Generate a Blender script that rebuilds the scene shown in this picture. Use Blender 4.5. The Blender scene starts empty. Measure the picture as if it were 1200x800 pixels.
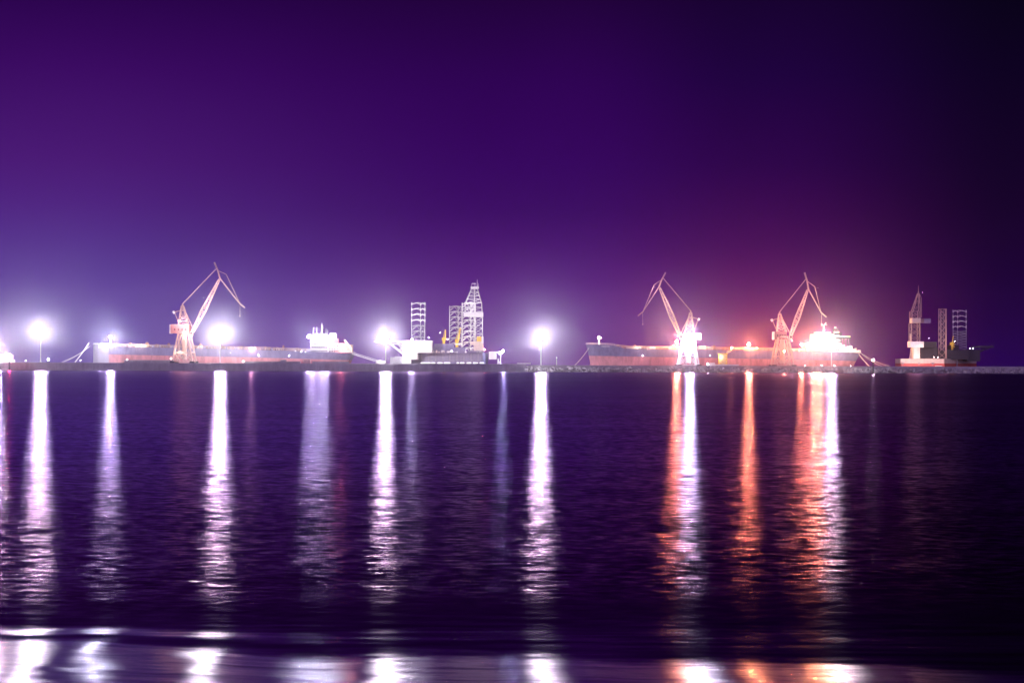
import bpy, math, random
from mathutils import Vector, Matrix
R = math.radians
random.seed(7)
sc = bpy.context.scene
COL = sc.collection
F = 1667.0            # focal length in photo pixels (50 mm on 36 mm, 1200 px wide)
CAMZ = 6.0
def hor(px): return 425.0 + 0.0033 * (px - 600)
def W(px, py, Y):      # photo measurement + distance -> metres
    s = Y / F
    return Vector(((px - 600) * s, Y, CAMZ + (hor(px) - py) * s))
def lin(r, g, b):
    f = lambda c: (c / 255 / 12.92) if c / 255 <= 0.04045 else ((c / 255 + 0.055) / 1.055) ** 2.4
    return (f(r), f(g), f(b), 1)

# ------------------------------------------------------------------ materials
def nodes_of(m):
    m.use_nodes = True
    return m.node_tree.nodes, m.node_tree.links
MATS = {}
def paint(name, col, rough=0.55, var=0.25, scale=0.6, metal=0.0, streak=True):
    if name in MATS: return MATS[name]
    m = bpy.data.materials.new(name); n, l = nodes_of(m)
    b = n['Principled BSDF']
    tc = n.new('ShaderNodeTexCoord'); mp = n.new('ShaderNodeMapping')
    mp.inputs['Scale'].default_value = (1, 1, 0.25 if streak else 1)
    l.new(tc.outputs['Object'], mp.inputs['Vector'])
    nz = n.new('ShaderNodeTexNoise'); nz.inputs['Scale'].default_value = scale; nz.inputs['Detail'].default_value = 6
    nz.inputs['Roughness'].default_value = 0.65
    l.new(mp.outputs['Vector'], nz.inputs['Vector'])
    r = n.new('ShaderNodeMapRange'); r.inputs['From Min'].default_value = 0.3; r.inputs['From Max'].default_value = 0.7
    r.inputs['To Min'].default_value = 1 - var; r.inputs['To Max'].default_value = 1 + var * 0.4
    l.new(nz.outputs['Fac'], r.inputs['Value'])
    mx = n.new('ShaderNodeVectorMath'); mx.operation = 'SCALE'
    mx.inputs[0].default_value = col[:3]; l.new(r.outputs['Result'], mx.inputs['Scale'])
    l.new(mx.outputs['Vector'], b.inputs['Base Color'])
    b.inputs['Roughness'].default_value = rough; b.inputs['Metallic'].default_value = metal
    MATS[name] = m
    return m
def emit(name, col, strength):
    if name in MATS: return MATS[name]
    m = bpy.data.materials.new(name); n, l = nodes_of(m)
    n.remove(n['Principled BSDF'])
    e = n.new('ShaderNodeEmission'); e.inputs['Color'].default_value = (*col, 1); e.inputs['Strength'].default_value = strength
    l.new(e.outputs[0], n['Material Output'].inputs['Surface'])
    MATS[name] = m
    return m
M_white = paint('white_paint', (0.72, 0.70, 0.70), 0.5, 0.18)
M_grey = paint('grey_paint', (0.36, 0.35, 0.38), 0.6, 0.25)
M_galv = paint('galvanised_steel', (0.50, 0.48, 0.50), 0.5, 0.2, 0.8)
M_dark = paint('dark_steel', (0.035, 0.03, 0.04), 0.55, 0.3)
M_hull = paint('hull_blue_grey', (0.22, 0.19, 0.32), 0.5, 0.35, 0.35)
M_boot = paint('hull_red_antifouling', (0.62, 0.26, 0.28), 0.6, 0.4, 0.3)
M_bow = paint('pale_bow_plating', (0.36, 0.34, 0.41), 0.55, 0.2, 0.2)
M_deck = paint('deck_red_oxide', (0.34, 0.15, 0.13), 0.7, 0.3)
M_crane = paint('crane_salmon_paint', (0.55, 0.36, 0.33), 0.55, 0.25)
M_cranehouse = paint('crane_house_red', (0.46, 0.20, 0.20), 0.6, 0.2)
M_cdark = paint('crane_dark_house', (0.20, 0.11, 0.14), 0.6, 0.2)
M_yellow = paint('yellow_paint', (0.66, 0.45, 0.06), 0.5, 0.2)
M_conc = paint('quay_concrete', (0.37, 0.35, 0.37), 0.85, 0.3, 0.3)
M_rock = paint('riprap_rock', (0.44, 0.42, 0.43), 0.7, 0.5, 0.5, streak=False)
M_rope = paint('mooring_rope', (0.70, 0.66, 0.58), 0.8, 0.1)
M_glass = paint('dark_window', (0.03, 0.03, 0.04), 0.15, 0.1)
M_rigred = paint('rig_hull_red', (0.55, 0.10, 0.09), 0.6, 0.2)
M_cream = paint('rig_cream', (0.66, 0.55, 0.48), 0.55, 0.2)
M_rust = paint('rust_orange', (0.45, 0.17, 0.07), 0.7, 0.35)

WHITE = (1.0, 0.97, 0.98); COOL = (0.82, 0.86, 1.0); ORANGE = (1.0, 0.31, 0.11); WARM = (1.0, 0.78, 0.55); RED = (1.0, 0.03, 0.12)

# ------------------------------------------------------------------ mesh builder
class MB:
    def __init__(s): s.v = []; s.f = []; s.m = []; s.mi = 0
    def add(s, vs, fs):
        o = len(s.v); s.v += [tuple(p) for p in vs]
        for f in fs: s.f.append(tuple(o + i for i in f)); s.m.append(s.mi)
        return s
    def box(s, x0, x1, y0, y1, z0, z1):
        vs = [(x, y, z) for x in (x0, x1) for y in (y0, y1) for z in (z0, z1)]
        return s.add(vs, [(0, 1, 3, 2), (4, 6, 7, 5), (0, 4, 5, 1), (2, 3, 7, 6), (0, 2, 6, 4), (1, 5, 7, 3)])
    def bar(s, p, q, w, h=None):
        p, q = Vector(p), Vector(q); d = q - p
        if d.length < 1e-6: return s
        d.normalize(); up = Vector((0, 0, 1)) if abs(d.z) < 0.95 else Vector((0, 1, 0))
        a = d.cross(up).normalized() * (w / 2); b = a.cross(d).normalized() * ((h or w) / 2)
        vs = [e + i * a + j * b for e in (p, q) for i in (-1, 1) for j in (-1, 1)]
        return s.add(vs, [(0, 1, 3, 2), (4, 6, 7, 5), (0, 4, 5, 1), (2, 3, 7, 6), (0, 2, 6, 4), (1, 5, 7, 3)])
    def tube(s, p, q, r0, r1=None, n=10):
        r1 = r0 if r1 is None else r1
        p, q = Vector(p), Vector(q); d = (q - p).normalized()
        up = Vector((0, 0, 1)) if abs(d.z) < 0.95 else Vector((0, 1, 0))
        a = d.cross(up).normalized(); b = a.cross(d)
        vs = []
        for e, r in ((p, r0), (q, r1)):
            for i in range(n):
                t = 2 * math.pi * i / n
                vs.append(e + a * (r * math.cos(t)) + b * (r * math.sin(t)))
        fs = [(i, (i + 1) % n, n + (i + 1) % n, n + i) for i in range(n)] + [tuple(range(n))[::-1], tuple(range(n, 2 * n))]
        return s.add(vs, fs)
    def path(s, pts, w):
        for a, b in zip(pts, pts[1:]): s.bar(a, b, w)
        return s
    def prism(s, poly, y0, y1):     # polygon in x,z extruded along y
        n = len(poly)
        vs = [(x, y0, z) for x, z in poly] + [(x, y1, z) for x, z in poly]
        return s.add(vs, [tuple(range(n)), tuple(range(2 * n - 1, n - 1, -1))] + [(i, n + i, n + (i + 1) % n, (i + 1) % n) for i in range(n)])
    def ball(s, c, r, n=8, k=5):
        c = Vector(c); vs = [c + Vector((0, 0, r))]
        for j in range(1, k):
            ph = math.pi * j / k
            for i in range(n):
                t = 2 * math.pi * i / n
                vs.append(c + Vector((r * math.sin(ph) * math.cos(t), r * math.sin(ph) * math.sin(t), r * math.cos(ph))))
        vs.append(c - Vector((0, 0, r))); fs = [(0, 1 + i, 1 + (i + 1) % n) for i in range(n)]
        for j in range(k - 2):
            for i in range(n):
                a = 1 + j * n; fs.append((a + i, a + n + i, a + n + (i + 1) % n, a + (i + 1) % n))
        e = len(vs) - 1; a = 1 + (k - 2) * n
        fs += [(a + i, e, a + (i + 1) % n) for i in range(n)]
        return s.add(vs, fs)
    def lattice(s, c0, c1, bays, wc, wb, horiz=True, cross=False):
        """c0/c1: corner lists at both ends; chords plus zigzag bracing on every face."""
        n = len(c0); c0 = [Vector(p) for p in c0]; c1 = [Vector(p) for p in c1]
        for a, b in zip(c0, c1): s.bar(a, b, wc)
        for k in range(bays + 1):
            ring = [a.lerp(b, k / bays) for a, b in zip(c0, c1)]
            if horiz or k in (0, bays):
                for i in range(n): s.bar(ring[i], ring[(i + 1) % n], wb)
            if k < bays:
                nxt = [a.lerp(b, (k + 1) / bays) for a, b in zip(c0, c1)]
                for i in range(n):
                    j = (i + 1) % n
                    if cross:
                        s.bar(ring[i], nxt[j], wb); s.bar(ring[j], nxt[i], wb)
                    elif (k + i) % 2: s.bar(ring[i], nxt[j], wb)
                    else: s.bar(ring[j], nxt[i], wb)
        return s
    def build(s, name, mats, parent=None, smooth=False):
        me = bpy.data.meshes.new(name); me.from_pydata(s.v, [], s.f)
        mats = mats if isinstance(mats, (list, tuple)) else [mats]
        for m in mats: me.materials.append(m)
        if len(mats) > 1: me.polygons.foreach_set('material_index', s.m)
        if smooth: me.polygons.foreach_set('use_smooth', [True] * len(me.polygons))
        me.update()
        o = bpy.data.objects.new(name, me); COL.objects.link(o)
        if parent is not None: o.parent = parent
        return o
def tag(o, label=None, cat=None, group=None, kind=None):
    if label: o['label'] = label
    if cat: o['category'] = cat
    if group: o['group'] = group
    if kind: o['kind'] = kind
    return o
def thing(name, loc, label, cat, group=None, rz=0):
    o = bpy.data.objects.new(name, None); COL.objects.link(o)
    o.location = loc; o.rotation_euler.z = rz; o.empty_display_size = 1
    return tag(o, label, cat, group)
def lamp(parent, p, r, col, I, name='floodlight', key=None, aim=None):
    """a small lamp: housing with a glowing lens ball. I = radiant intensity. Added fill lights for decks and structures carry a plate that hides them seaward."""
    sea = aim == 'sea'
    plate = False if sea else (600 <= I < 15000 and col in (WHITE, WARM)) if aim is None else aim
    I *= 0.30 if I >= 15000 else (0.2 if plate else (0.05 if I < 600 else 0.10))
    r *= 1.0 if I >= 3000 else 0.6
    L = I / (math.pi * r * r * 0.85)
    h = MB().box(p[0] - r * .5, p[0] + r * .5, p[1] + r * .2, p[1] + r * .7, p[2] + r * .95, p[2] + r * 1.2)
    if plate:
        h = MB().box(p[0] - r * 1.5, p[0] + r * 1.5, p[1] - r * 1.5, p[1] - r * 1.2, p[2] - r * 1.4, p[2] + r * 1.4)
        h.box(p[0] - r * 1.5, p[0] + r * 1.5, p[1] - r * 1.19, p[1] + r * .4, p[2] + r * 1.1, p[2] + r * 1.35)
    if plate: h.bar((p[0], p[1] - r * 1.3, p[2] + r * 1.25), (p[0], p[1] + 5.5, p[2] + r * 1.25), .14)
    if sea: h.box(p[0] - r * 1.6, p[0] + r * 1.6, p[1] + r * 1.15, p[1] + r * 1.5, p[2] - r * 1.6, p[2] + r * 1.6)
    h = h.build(name, M_grey, parent)
    key = 'glow_%s_%.0f' % (key or '_'.join('%.2f' % c for c in col), L)
    MB().ball(p, r, 6, 4).build('lens', emit(key, col, L), h)
    return h

# ------------------------------------------------------------------ render settings, camera, world
sc.render.engine = 'CYCLES'
cy = sc.cycles
cy.use_denoising = True
try: cy.denoiser = 'OPENIMAGEDENOISE'; cy.denoising_prefilter = 'ACCURATE'; cy.denoising_input_passes = 'RGB_ALBEDO_NORMAL'
except Exception: pass
cy.max_bounces = 5; cy.diffuse_bounces = 1; cy.glossy_bounces = 3; cy.volume_bounces = 0; cy.transparent_max_bounces = 8
cy.sample_clamp_indirect = 6; cy.sample_clamp_direct = 0; cy.use_light_tree = True
cy.caustics_reflective = False; cy.caustics_refractive = False
try: sc.view_settings.view_transform = 'Standard'; sc.view_settings.look = 'None'
except Exception: pass
sc.view_settings.exposure = 0; sc.view_settings.gamma = 1

cam = bpy.data.cameras.new('camera'); camo = bpy.data.objects.new('camera', cam); COL.objects.link(camo)
cam.lens = 50; cam.sensor_width = 36; cam.clip_start = 0.1; cam.clip_end = 6000
camo.matrix_world = Matrix.Translation((0, 0, CAMZ)) @ (Matrix.Rotation(R(90) + math.atan(25 / F), 4, 'X') @ Matrix.Rotation(0.0033, 4, 'Z'))
sc.camera = camo

w = bpy.data.worlds.new('World'); sc.world = w; w.use_nodes = True
n, l = w.node_tree.nodes, w.node_tree.links
bg = n['Background']
tc = n.new('ShaderNodeTexCoord'); sep = n.new('ShaderNodeSeparateXYZ'); l.new(tc.outputs['Generated'], sep.inputs[0])
def ramp(stops):
    r = n.new('ShaderNodeValToRGB'); e = r.color_ramp.elements
    r.color_ramp.interpolation = 'EASE' if False else 'LINEAR'
    while len(e) > 1: e.remove(e[-1])
    e[0].position = stops[0][0]; e[0].color = stops[0][1]
    for p, c in stops[1:]:
        q = e.new(p); q.color = c
    l.new(sep.outputs['Z'], r.inputs['Fac'])
    return r
EL = (0.0, 0.027, 0.057, 0.081, 0.105, 0.135, 0.195, 0.25, 0.40, 1.0)
def column(*cols): return ramp([(p, lin(*c)) for p, c in zip(EL, cols)])
SKY_L = column((104, 78, 158), (98, 70, 154), (90, 58, 150), (83, 45, 138), (78, 33, 127), (73, 23, 115), (58, 9, 96), (38, 2, 71), (32, 0, 30), (24, 0, 14))
SKY_C = column((112, 66, 142), (106, 56, 140), (84, 26, 122), (70, 12, 108), (58, 4, 97), (53, 2, 93), (46, 2, 82), (34, 2, 60), (32, 0, 26), (24, 0, 12))
SKY_R = column((122, 18, 106), (112, 10, 104), (86, 2, 97), (69, 1, 87), (58, 1, 80), (44, 1, 73), (30, 2, 62), (23, 2, 47), (26, 0, 20), (18, 0, 9))
SKY_E = column((38, 4, 80), (34, 3, 66), (28, 2, 54), (25, 2, 47), (21, 2, 41), (18, 2, 38), (13, 2, 33), (8, 3, 22), (7, 0, 9), (4, 0, 4))
def mixc(a, b, lo, hi):
    mr = n.new('ShaderNodeMapRange'); mr.interpolation_type = 'SMOOTHSTEP'
    mr.inputs['From Min'].default_value = lo; mr.inputs['From Max'].default_value = hi
    l.new(sep.outputs['X'], mr.inputs['Value'])
    m = n.new('ShaderNodeMix'); m.data_type = 'RGBA'
    l.new(mr.outputs['Result'], m.inputs['Factor']); l.new(a, m.inputs[6]); l.new(b, m.inputs[7])
    return m.outputs[2]
c = mixc(SKY_L.outputs[0], SKY_C.outputs[0], -0.30, 0.0)
c = mixc(c, SKY_R.outputs[0], 0.03, 0.168)
c = mixc(c, SKY_E.outputs[0], 0.168, 0.33)
# faint thin cloud unevenness in the glow
nz = n.new('ShaderNodeTexNoise'); nz.inputs['Scale'].default_value = 5; nz.inputs['Detail'].default_value = 3
l.new(tc.outputs['Generated'], nz.inputs['Vector'])
mr = n.new('ShaderNodeMapRange'); mr.inputs['To Min'].default_value = 0.88; mr.inputs['To Max'].default_value = 1.12
l.new(nz.outputs['Fac'], mr.inputs['Value'])
vm = n.new('ShaderNodeVectorMath'); vm.operation = 'SCALE'; l.new(c, vm.inputs[0]); l.new(mr.outputs[0], vm.inputs['Scale'])
mt = n.new('ShaderNodeMapRange'); mt.interpolation_type = 'SMOOTHSTEP'
for k_, q_ in zip(('From Min', 'From Max', 'To Min', 'To Max'), (-0.15, -0.6, 0.0, 1.0)): mt.inputs[k_].default_value = q_
l.new(sep.outputs['Y'], mt.inputs['Value'])
mz = n.new('ShaderNodeMapRange'); mz.interpolation_type = 'SMOOTHSTEP'
for k_, q_ in zip(('From Min', 'From Max', 'To Min', 'To Max'), (0.7, 0.1, 0.0, 1.0)): mz.inputs[k_].default_value = q_
l.new(sep.outputs['Z'], mz.inputs['Value'])
mx_ = n.new('ShaderNodeMapRange'); mx_.interpolation_type = 'SMOOTHSTEP'
for k_, q_ in zip(('From Min', 'From Max', 'To Min', 'To Max'), (-0.2, 0.8, 1.0, 0.15)): mx_.inputs[k_].default_value = q_
l.new(sep.outputs['X'], mx_.inputs['Value'])
mm = n.new('ShaderNodeMath'); mm.operation = 'MULTIPLY'; l.new(mt.outputs[0], mm.inputs[0]); l.new(mz.outputs[0], mm.inputs[1])
mm2 = n.new('ShaderNodeMath'); mm2.operation = 'MULTIPLY'; l.new(mm.outputs[0], mm2.inputs[0]); l.new(mx_.outputs[0], mm2.inputs[1])
tg = n.new('ShaderNodeVectorMath'); tg.operation = 'SCALE'; tg.inputs[0].default_value = (1.75, 1.15, 2.5); l.new(mm2.outputs[0], tg.inputs['Scale'])   # added fill glow from behind the camera, lifts quay and hulls
va = n.new('ShaderNodeVectorMath'); va.operation = 'ADD'; l.new(vm.outputs[0], va.inputs[0]); l.new(tg.outputs[0], va.inputs[1])
l.new(va.outputs[0], bg.inputs['Color']); bg.inputs['Strength'].default_value = 1.0

# ------------------------------------------------------------------ haze
hz = MB().box(-760, 760, -40, 1760, -5, 92)
m = bpy.data.materials.new('haze_air'); nn, ll = nodes_of(m); nn.remove(nn['Principled BSDF'])
pv = nn.new('ShaderNodeVolumePrincipled'); pv.inputs['Density'].default_value = 0.95e-4; pv.inputs['Anisotropy'].default_value = 0.981
pv.inputs['Color'].default_value = (0.86, 0.76, 1.0, 1)
ll.new(pv.outputs[0], nn['Material Output'].inputs['Volume'])
tag(hz.build('haze', m), 'thin violet night haze over the harbour', 'haze', kind='stuff')

# ------------------------------------------------------------------ water
def sm(a, b, x):
    t = max(0.0, min(1.0, (x - a) / (b - a))); return t * t * (3 - 2 * t)
ys = []; y = 14.0
while y < 46: ys.append(y); y += 0.11
while y < 1700: ys.append(y); y *= 1.03
ys += [1740.0]; ys = [-30, 0.0, 8.0] + ys
xs = [-740, -400, -200, -100, -60, -40] + [-30 + 0.4 * i for i in range(151)] + [40, 60, 100, 200, 400, 740]
def slope(x, yy):
    """dz/dy of the shore: the wet slope runs down to the sea, a low wave stands just off it."""
    wob = 0.5 * math.sin(x * 0.35 + 0.7) + 0.3 * math.sin(x * 0.83 + 2.0) + 0.2 * math.sin(x * 1.9) + 0.1 * math.sin(x * 4.3 + 1)
    d2 = yy - (29.5 - 0.085 * x + wob * 0.55)
    s = -0.092 * (1 - sm(-1.6 + 1.2 * (1 - sm(-9, -3, x)), 0.6, d2)) * (1 + 0.10 * math.sin(x * 0.8 + yy * 1.3) * math.sin(yy * 2.1 + x * .3))
    lv = 0.12 + 0.88 * (1 - sm(-9, -3, x))
    s += lv * 0.010 * sm(0.2, 0.7, d2) * (1 - sm(0.8, 1.5, d2))
    d1 = yy - (30.9 - 0.03 * x + wob * 0.5)
    wx = 0.1 + 0.9 * (1 - sm(-9.5, -2.5, x))
    s -= wx * 0.088 * sm(-0.35, 0.1, d1) * (1 - sm(0.6, 1.7, d1))
    s += 0.012 * sm(0.8, 2.2, d1) * (1 - sm(3.5, 6.5, d1))
    return s
vs, fs = [], []
nx, ny = len(xs), len(ys)
Z = [[0.0] * nx for _ in range(ny)]
for i, x in enumerate(xs):
    z = 0.0
    for j in range(ny - 2, -1, -1):
        yy = ys[j]
        if 20 < yy < 46 and abs(x) < 41:
            z -= slope(x, 0.5 * (ys[j] + ys[j + 1])) * (ys[j + 1] - ys[j])
        Z[j][i] = z
for j in range(ny):
    for i in range(nx): vs.append((xs[i], ys[j], Z[j][i]))
for j in range(ny - 1):
    for i in range(nx - 1):
        a = j * nx + i; fs.append((a, a + 1, a + nx + 1, a + nx))
wm = bpy.data.materials.new('sea_water'); n, l = nodes_of(wm); b = n['Principled BSDF']
geo = n.new('ShaderNodeNewGeometry')
spx = n.new('ShaderNodeSeparateXYZ'); l.new(geo.outputs['Position'], spx.inputs[0])
def noise(scale, sx, rot, detail, off=0, rough=0.55):
    mp = n.new('ShaderNodeMapping'); mp.inputs['Rotation'].default_value = (0, 0, R(rot)); mp.inputs['Scale'].default_value = (sx, 1, 1)
    mp.inputs['Location'].default_value = (off, off * 1.7, off * .3); mp.vector_type = 'TEXTURE' if False else 'POINT'
    l.new(geo.outputs['Position'], mp.inputs['Vector'])
    t = n.new('ShaderNodeTexNoise'); t.inputs['Scale'].default_value = scale; t.inputs['Detail'].default_value = detail; t.inputs['Roughness'].default_value = rough
    l.new(mp.outputs[0], t.inputs['Vector'])
    return t
def math_(op, a, bb=None, cl=False):
    t = n.new('ShaderNodeMath'); t.operation = op; t.use_clamp = cl
    for k, v in enumerate((a, bb)):
        if v is None: continue
        if isinstance(v, (int, float)): t.inputs[k].default_value = v
        else: l.new(v, t.inputs[k])
    return t.outputs[0]
def maprange(v, a, b_, c_, d_, smooth=True):
    t = n.new('ShaderNodeMapRange'); t.interpolation_type = 'SMOOTHSTEP' if smooth else 'LINEAR'
    for k, q in zip(('From Min', 'From Max', 'To Min', 'To Max'), (a, b_, c_, d_)): t.inputs[k].default_value = q
    l.new(v, t.inputs['Value']); return t.outputs[0]
def centred(t, amp):
    s = n.new('ShaderNodeVectorMath'); s.operation = 'SUBTRACT'; l.new(t.outputs['Color'], s.inputs[0]); s.inputs[1].default_value = (.5, .5, .5)
    q = n.new('ShaderNodeVectorMath'); q.operation = 'SCALE'; l.new(s.outputs[0], q.inputs[0])
    if isinstance(amp, (int, float)): q.inputs['Scale'].default_value = amp
    else: l.new(amp, q.inputs['Scale'])
    return q.outputs[0]
Y = spx.outputs['Y']
near = maprange(math_('ADD', Y, math_('MULTIPLY', math_('SUBTRACT', noise(0.22, 0.4, 0, 2, 5).outputs['Fac'], 0.5), 12.0)), 31, 42, 0.12, 1.0)                      # the shore swash is glassy, the open water rippled
farf = maprange(Y, 60, 420, 1.0, 0.35)
amp = math_('MULTIPLY', near, farf)
W1, W2, W3 = 0.29, 0.05, 0.035
v1 = centred(noise(3.2, 0.5, 16, 4, 0, .6), math_('MULTIPLY', amp, W1))
v2 = centred(noise(0.30, 0.35, 14, 2, 31), math_('MULTIPLY', amp, W2))
v3 = centred(noise(0.03, 0.15, 4, 3, 77), W3)                # long bands of calmer and rougher water
ad = n.new('ShaderNodeVectorMath'); ad.operation = 'ADD'; l.new(v1, ad.inputs[0]); l.new(v2, ad.inputs[1])
v4 = centred(noise(2.6, 0.13, 3, 3, 11), math_('MULTIPLY', maprange(Y, 32, 36, 1, 0), 0.13))
ad3 = n.new('ShaderNodeVectorMath'); ad3.operation = 'ADD'; l.new(ad.outputs[0], ad3.inputs[0]); l.new(v4, ad3.inputs[1])
sx_ = n.new('ShaderNodeSeparateXYZ'); l.new(ad3.outputs[0], sx_.inputs[0])
sb = n.new('ShaderNodeSeparateXYZ'); l.new(v3, sb.inputs[0])
sy = math_('ADD', sx_.outputs['Y'], sb.outputs['Y'])
skew = maprange(Y, 20, 34, 0.035, 0.0)
sy = math_('SUBTRACT', sy, maprange(Y, 40, 200, 0.0, 0.014))
sxx = math_('ADD', sx_.outputs['X'], math_('MULTIPLY', sy, 0.3))
sxx = math_('SUBTRACT', sxx, skew)
cv = n.new('ShaderNodeCombineXYZ'); l.new(sxx, cv.inputs['X']); l.new(sy, cv.inputs['Y'])
an = n.new('ShaderNodeVectorMath'); an.operation = 'ADD'; l.new(geo.outputs['Normal'], an.inputs[0]); l.new(cv.outputs[0], an.inputs[1])
nm = n.new('ShaderNodeVectorMath'); nm.operation = 'NORMALIZE'; l.new(an.outputs[0], nm.inputs[0])
n.remove(b)
gl = n.new('ShaderNodeBsdfGlossy'); gl.distribution = 'BECKMANN'; l.new(nm.outputs[0], gl.inputs['Normal'])
df = n.new('ShaderNodeBsdfDiffuse'); df.inputs['Color'].default_value = (0.006, 0.0005, 0.005, 1)
fr = n.new('ShaderNodeFresnel'); fr.inputs['IOR'].default_value = 1.333; l.new(nm.outputs[0], fr.inputs['Normal'])
ms_ = n.new('ShaderNodeMixShader'); l.new(fr.outputs[0], ms_.inputs[0]); l.new(df.outputs[0], ms_.inputs[1]); 
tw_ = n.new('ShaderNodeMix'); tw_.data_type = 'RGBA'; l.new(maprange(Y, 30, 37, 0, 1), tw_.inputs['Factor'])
tw_.inputs[6].default_value = (0.80, 0.70, 0.86, 1)                                          # lighter reflection tint near the shore, keeps the mirrored glow bright
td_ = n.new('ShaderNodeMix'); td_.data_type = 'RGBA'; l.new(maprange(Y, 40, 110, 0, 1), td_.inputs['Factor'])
td_.inputs[6].default_value = (0.60, 0.40, 0.58, 1); td_.inputs[7].default_value = (0.60, 0.42, 0.78, 1)   # reflections tinted plum nearer, violet further; the colour dims the mirrored sky
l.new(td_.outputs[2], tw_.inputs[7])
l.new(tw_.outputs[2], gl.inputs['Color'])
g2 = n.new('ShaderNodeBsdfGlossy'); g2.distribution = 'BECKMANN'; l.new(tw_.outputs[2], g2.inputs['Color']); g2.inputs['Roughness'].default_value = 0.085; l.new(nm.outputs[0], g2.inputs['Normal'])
mg = n.new('ShaderNodeMixShader'); l.new(maprange(Y, 31, 35, 0.13, 0.0), mg.inputs[0]); l.new(gl.outputs[0], mg.inputs[1]); l.new(g2.outputs[0], mg.inputs[2])
l.new(mg.outputs[0], ms_.inputs[2])
l.new(ms_.outputs[0], n['Material Output'].inputs['Surface'])
r1 = maprange(Y, 33, 40, 0.20, 0.205)
r2 = maprange(Y, 60, 420, 0.0, 0.04)
l.new(math_('ADD', r1, r2), gl.inputs['Roughness'])
wmb = MB(); wmb.add(vs, fs)
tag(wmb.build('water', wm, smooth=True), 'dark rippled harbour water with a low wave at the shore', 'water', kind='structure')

# ------------------------------------------------------------------ quay and breakwater
QY = 960.0
XL = W(617, 430, QY).x
q = MB().box(-620, XL, QY, 1022, -3, 5.15)
q.box(-620, XL, QY - 0.35, QY, 4.3, 4.9)                     # fender beam
for k in range(60):
    x = -610 + k * 10.2
    if x < XL - 3: q.box(x, x + 0.5, QY - 0.5, QY - 0.35, 0.3, 4.2)
tag(q.build('quay', M_conc), 'long concrete harbour quay', 'quay', kind='structure')
q = MB().box(XL + 0.02, 620, QY + 2, 1022, -3, 3.9)
q.box(XL + 1, 620, QY + 6, QY + 7, 3.9, 4.5)
tag(q.build('breakwater', M_conc), 'low breakwater behind the rocks', 'breakwater', kind='structure')
rb = MB()
for k in range(900):
    x = random.uniform(XL - 1, 400); t = random.random()
    yy = QY + 2.2 - t * 13; z = 3.0 * (1 - t) + random.uniform(-.25, .25) - 0.1
    s = random.uniform(0.6, 1.35); c = Vector((x, yy, z))
    rot = Matrix.Rotation(random.random() * 6.28, 3, 'Z') @ Matrix.Rotation(random.random() * 3, 3, 'X')
    b0 = MB().ball((0, 0, 0), 1, 6, 4)
    sc3 = Vector((random.uniform(.8, 1.3), random.uniform(.7, 1.1), random.uniform(.55, .9))) * s
    vs_ = [rot @ Vector((v[0] * sc3.x, v[1] * sc3.y, v[2] * sc3.z)) * random.uniform(.85, 1.15) + c for v in b0.v]
    rb.add(vs_, b0.f)
tag(rb.build('riprap_rocks', M_rock), 'rubble rocks along the foot of the breakwater', 'rocks', kind='stuff')

# ------------------------------------------------------------------ flood masts
def flood_mast(px, lamp_py, base_z, I, Yd, label, heads=3, col=WHITE, colname='white'):
    top = W(px, lamp_py, Yd); h = top.z - base_z
    t = thing('flood_mast', (top.x, Yd, base_z), label, 'floodlight mast', 'floodlight masts along the quay')
    MB().tube((0, 0, 0), (0, 0, h), 0.34, 0.2, 10).build('pole', M_white, t)
    MB().box(-.6, .6, -.6, .6, 0, .5).build('base_block', M_conc, t)
    MB().bar((-1.7, 0, h), (1.7, 0, h), 0.18).build('crossbar', M_galv, t)
    A = 0.9 * 0.62 * heads
    L = I / A
    e = emit('flood_lens_%s_%d' % (colname, L), col, L)
    er = emit('flood_lens_rear_%s_%d' % (colname, L * .8), col, L * .8)
    for sgn in (-1, 1):
        for k in range(heads):
            x = (k - (heads - 1) / 2) * 1.15
            hs = MB(); hs.box(x - .5, x + .5, min(sgn * .15, sgn * .5), max(sgn * .15, sgn * .5), h + .1, h + .85)
            o = hs.build('floodlight', M_grey, t)
            y0 = sgn * .515
            vv = [(x - .45, y0, h + .15), (x + .45, y0, h + .15), (x + .45, y0 + .0, h + .77), (x - .45, y0, h + .77)]
            MB().add(vv, [(0, 1, 2, 3) if sgn < 0 else (3, 2, 1, 0)]).build('lens', e if sgn < 0 else er, o)
    return t
FI = 17000
flood_mast(-3, 404, 5.15, FI * .75, 975, 'floodlight mast at the far left edge above the white shed')
flood_mast(47.5, 389, 5.15, FI * 1.05, 975, 'tall floodlight mast left of the first ship bow')
flood_mast(258, 391.5, 5.15, FI * 1.08, 975, 'tall floodlight mast just right of the pale pink crane')
flood_mast(452, 395.5, 5.15, FI * .9, 975, 'tall floodlight mast left of the white rig quarters')
flood_mast(634, 396.5, 3.9, FI * 1.0, 975, 'tall floodlight mast standing alone between rig and second ship')
flood_mast(974.5, 402, 3.9, FI * .55, 975, 'tall floodlight mast in front of the second ship stern')


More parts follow.
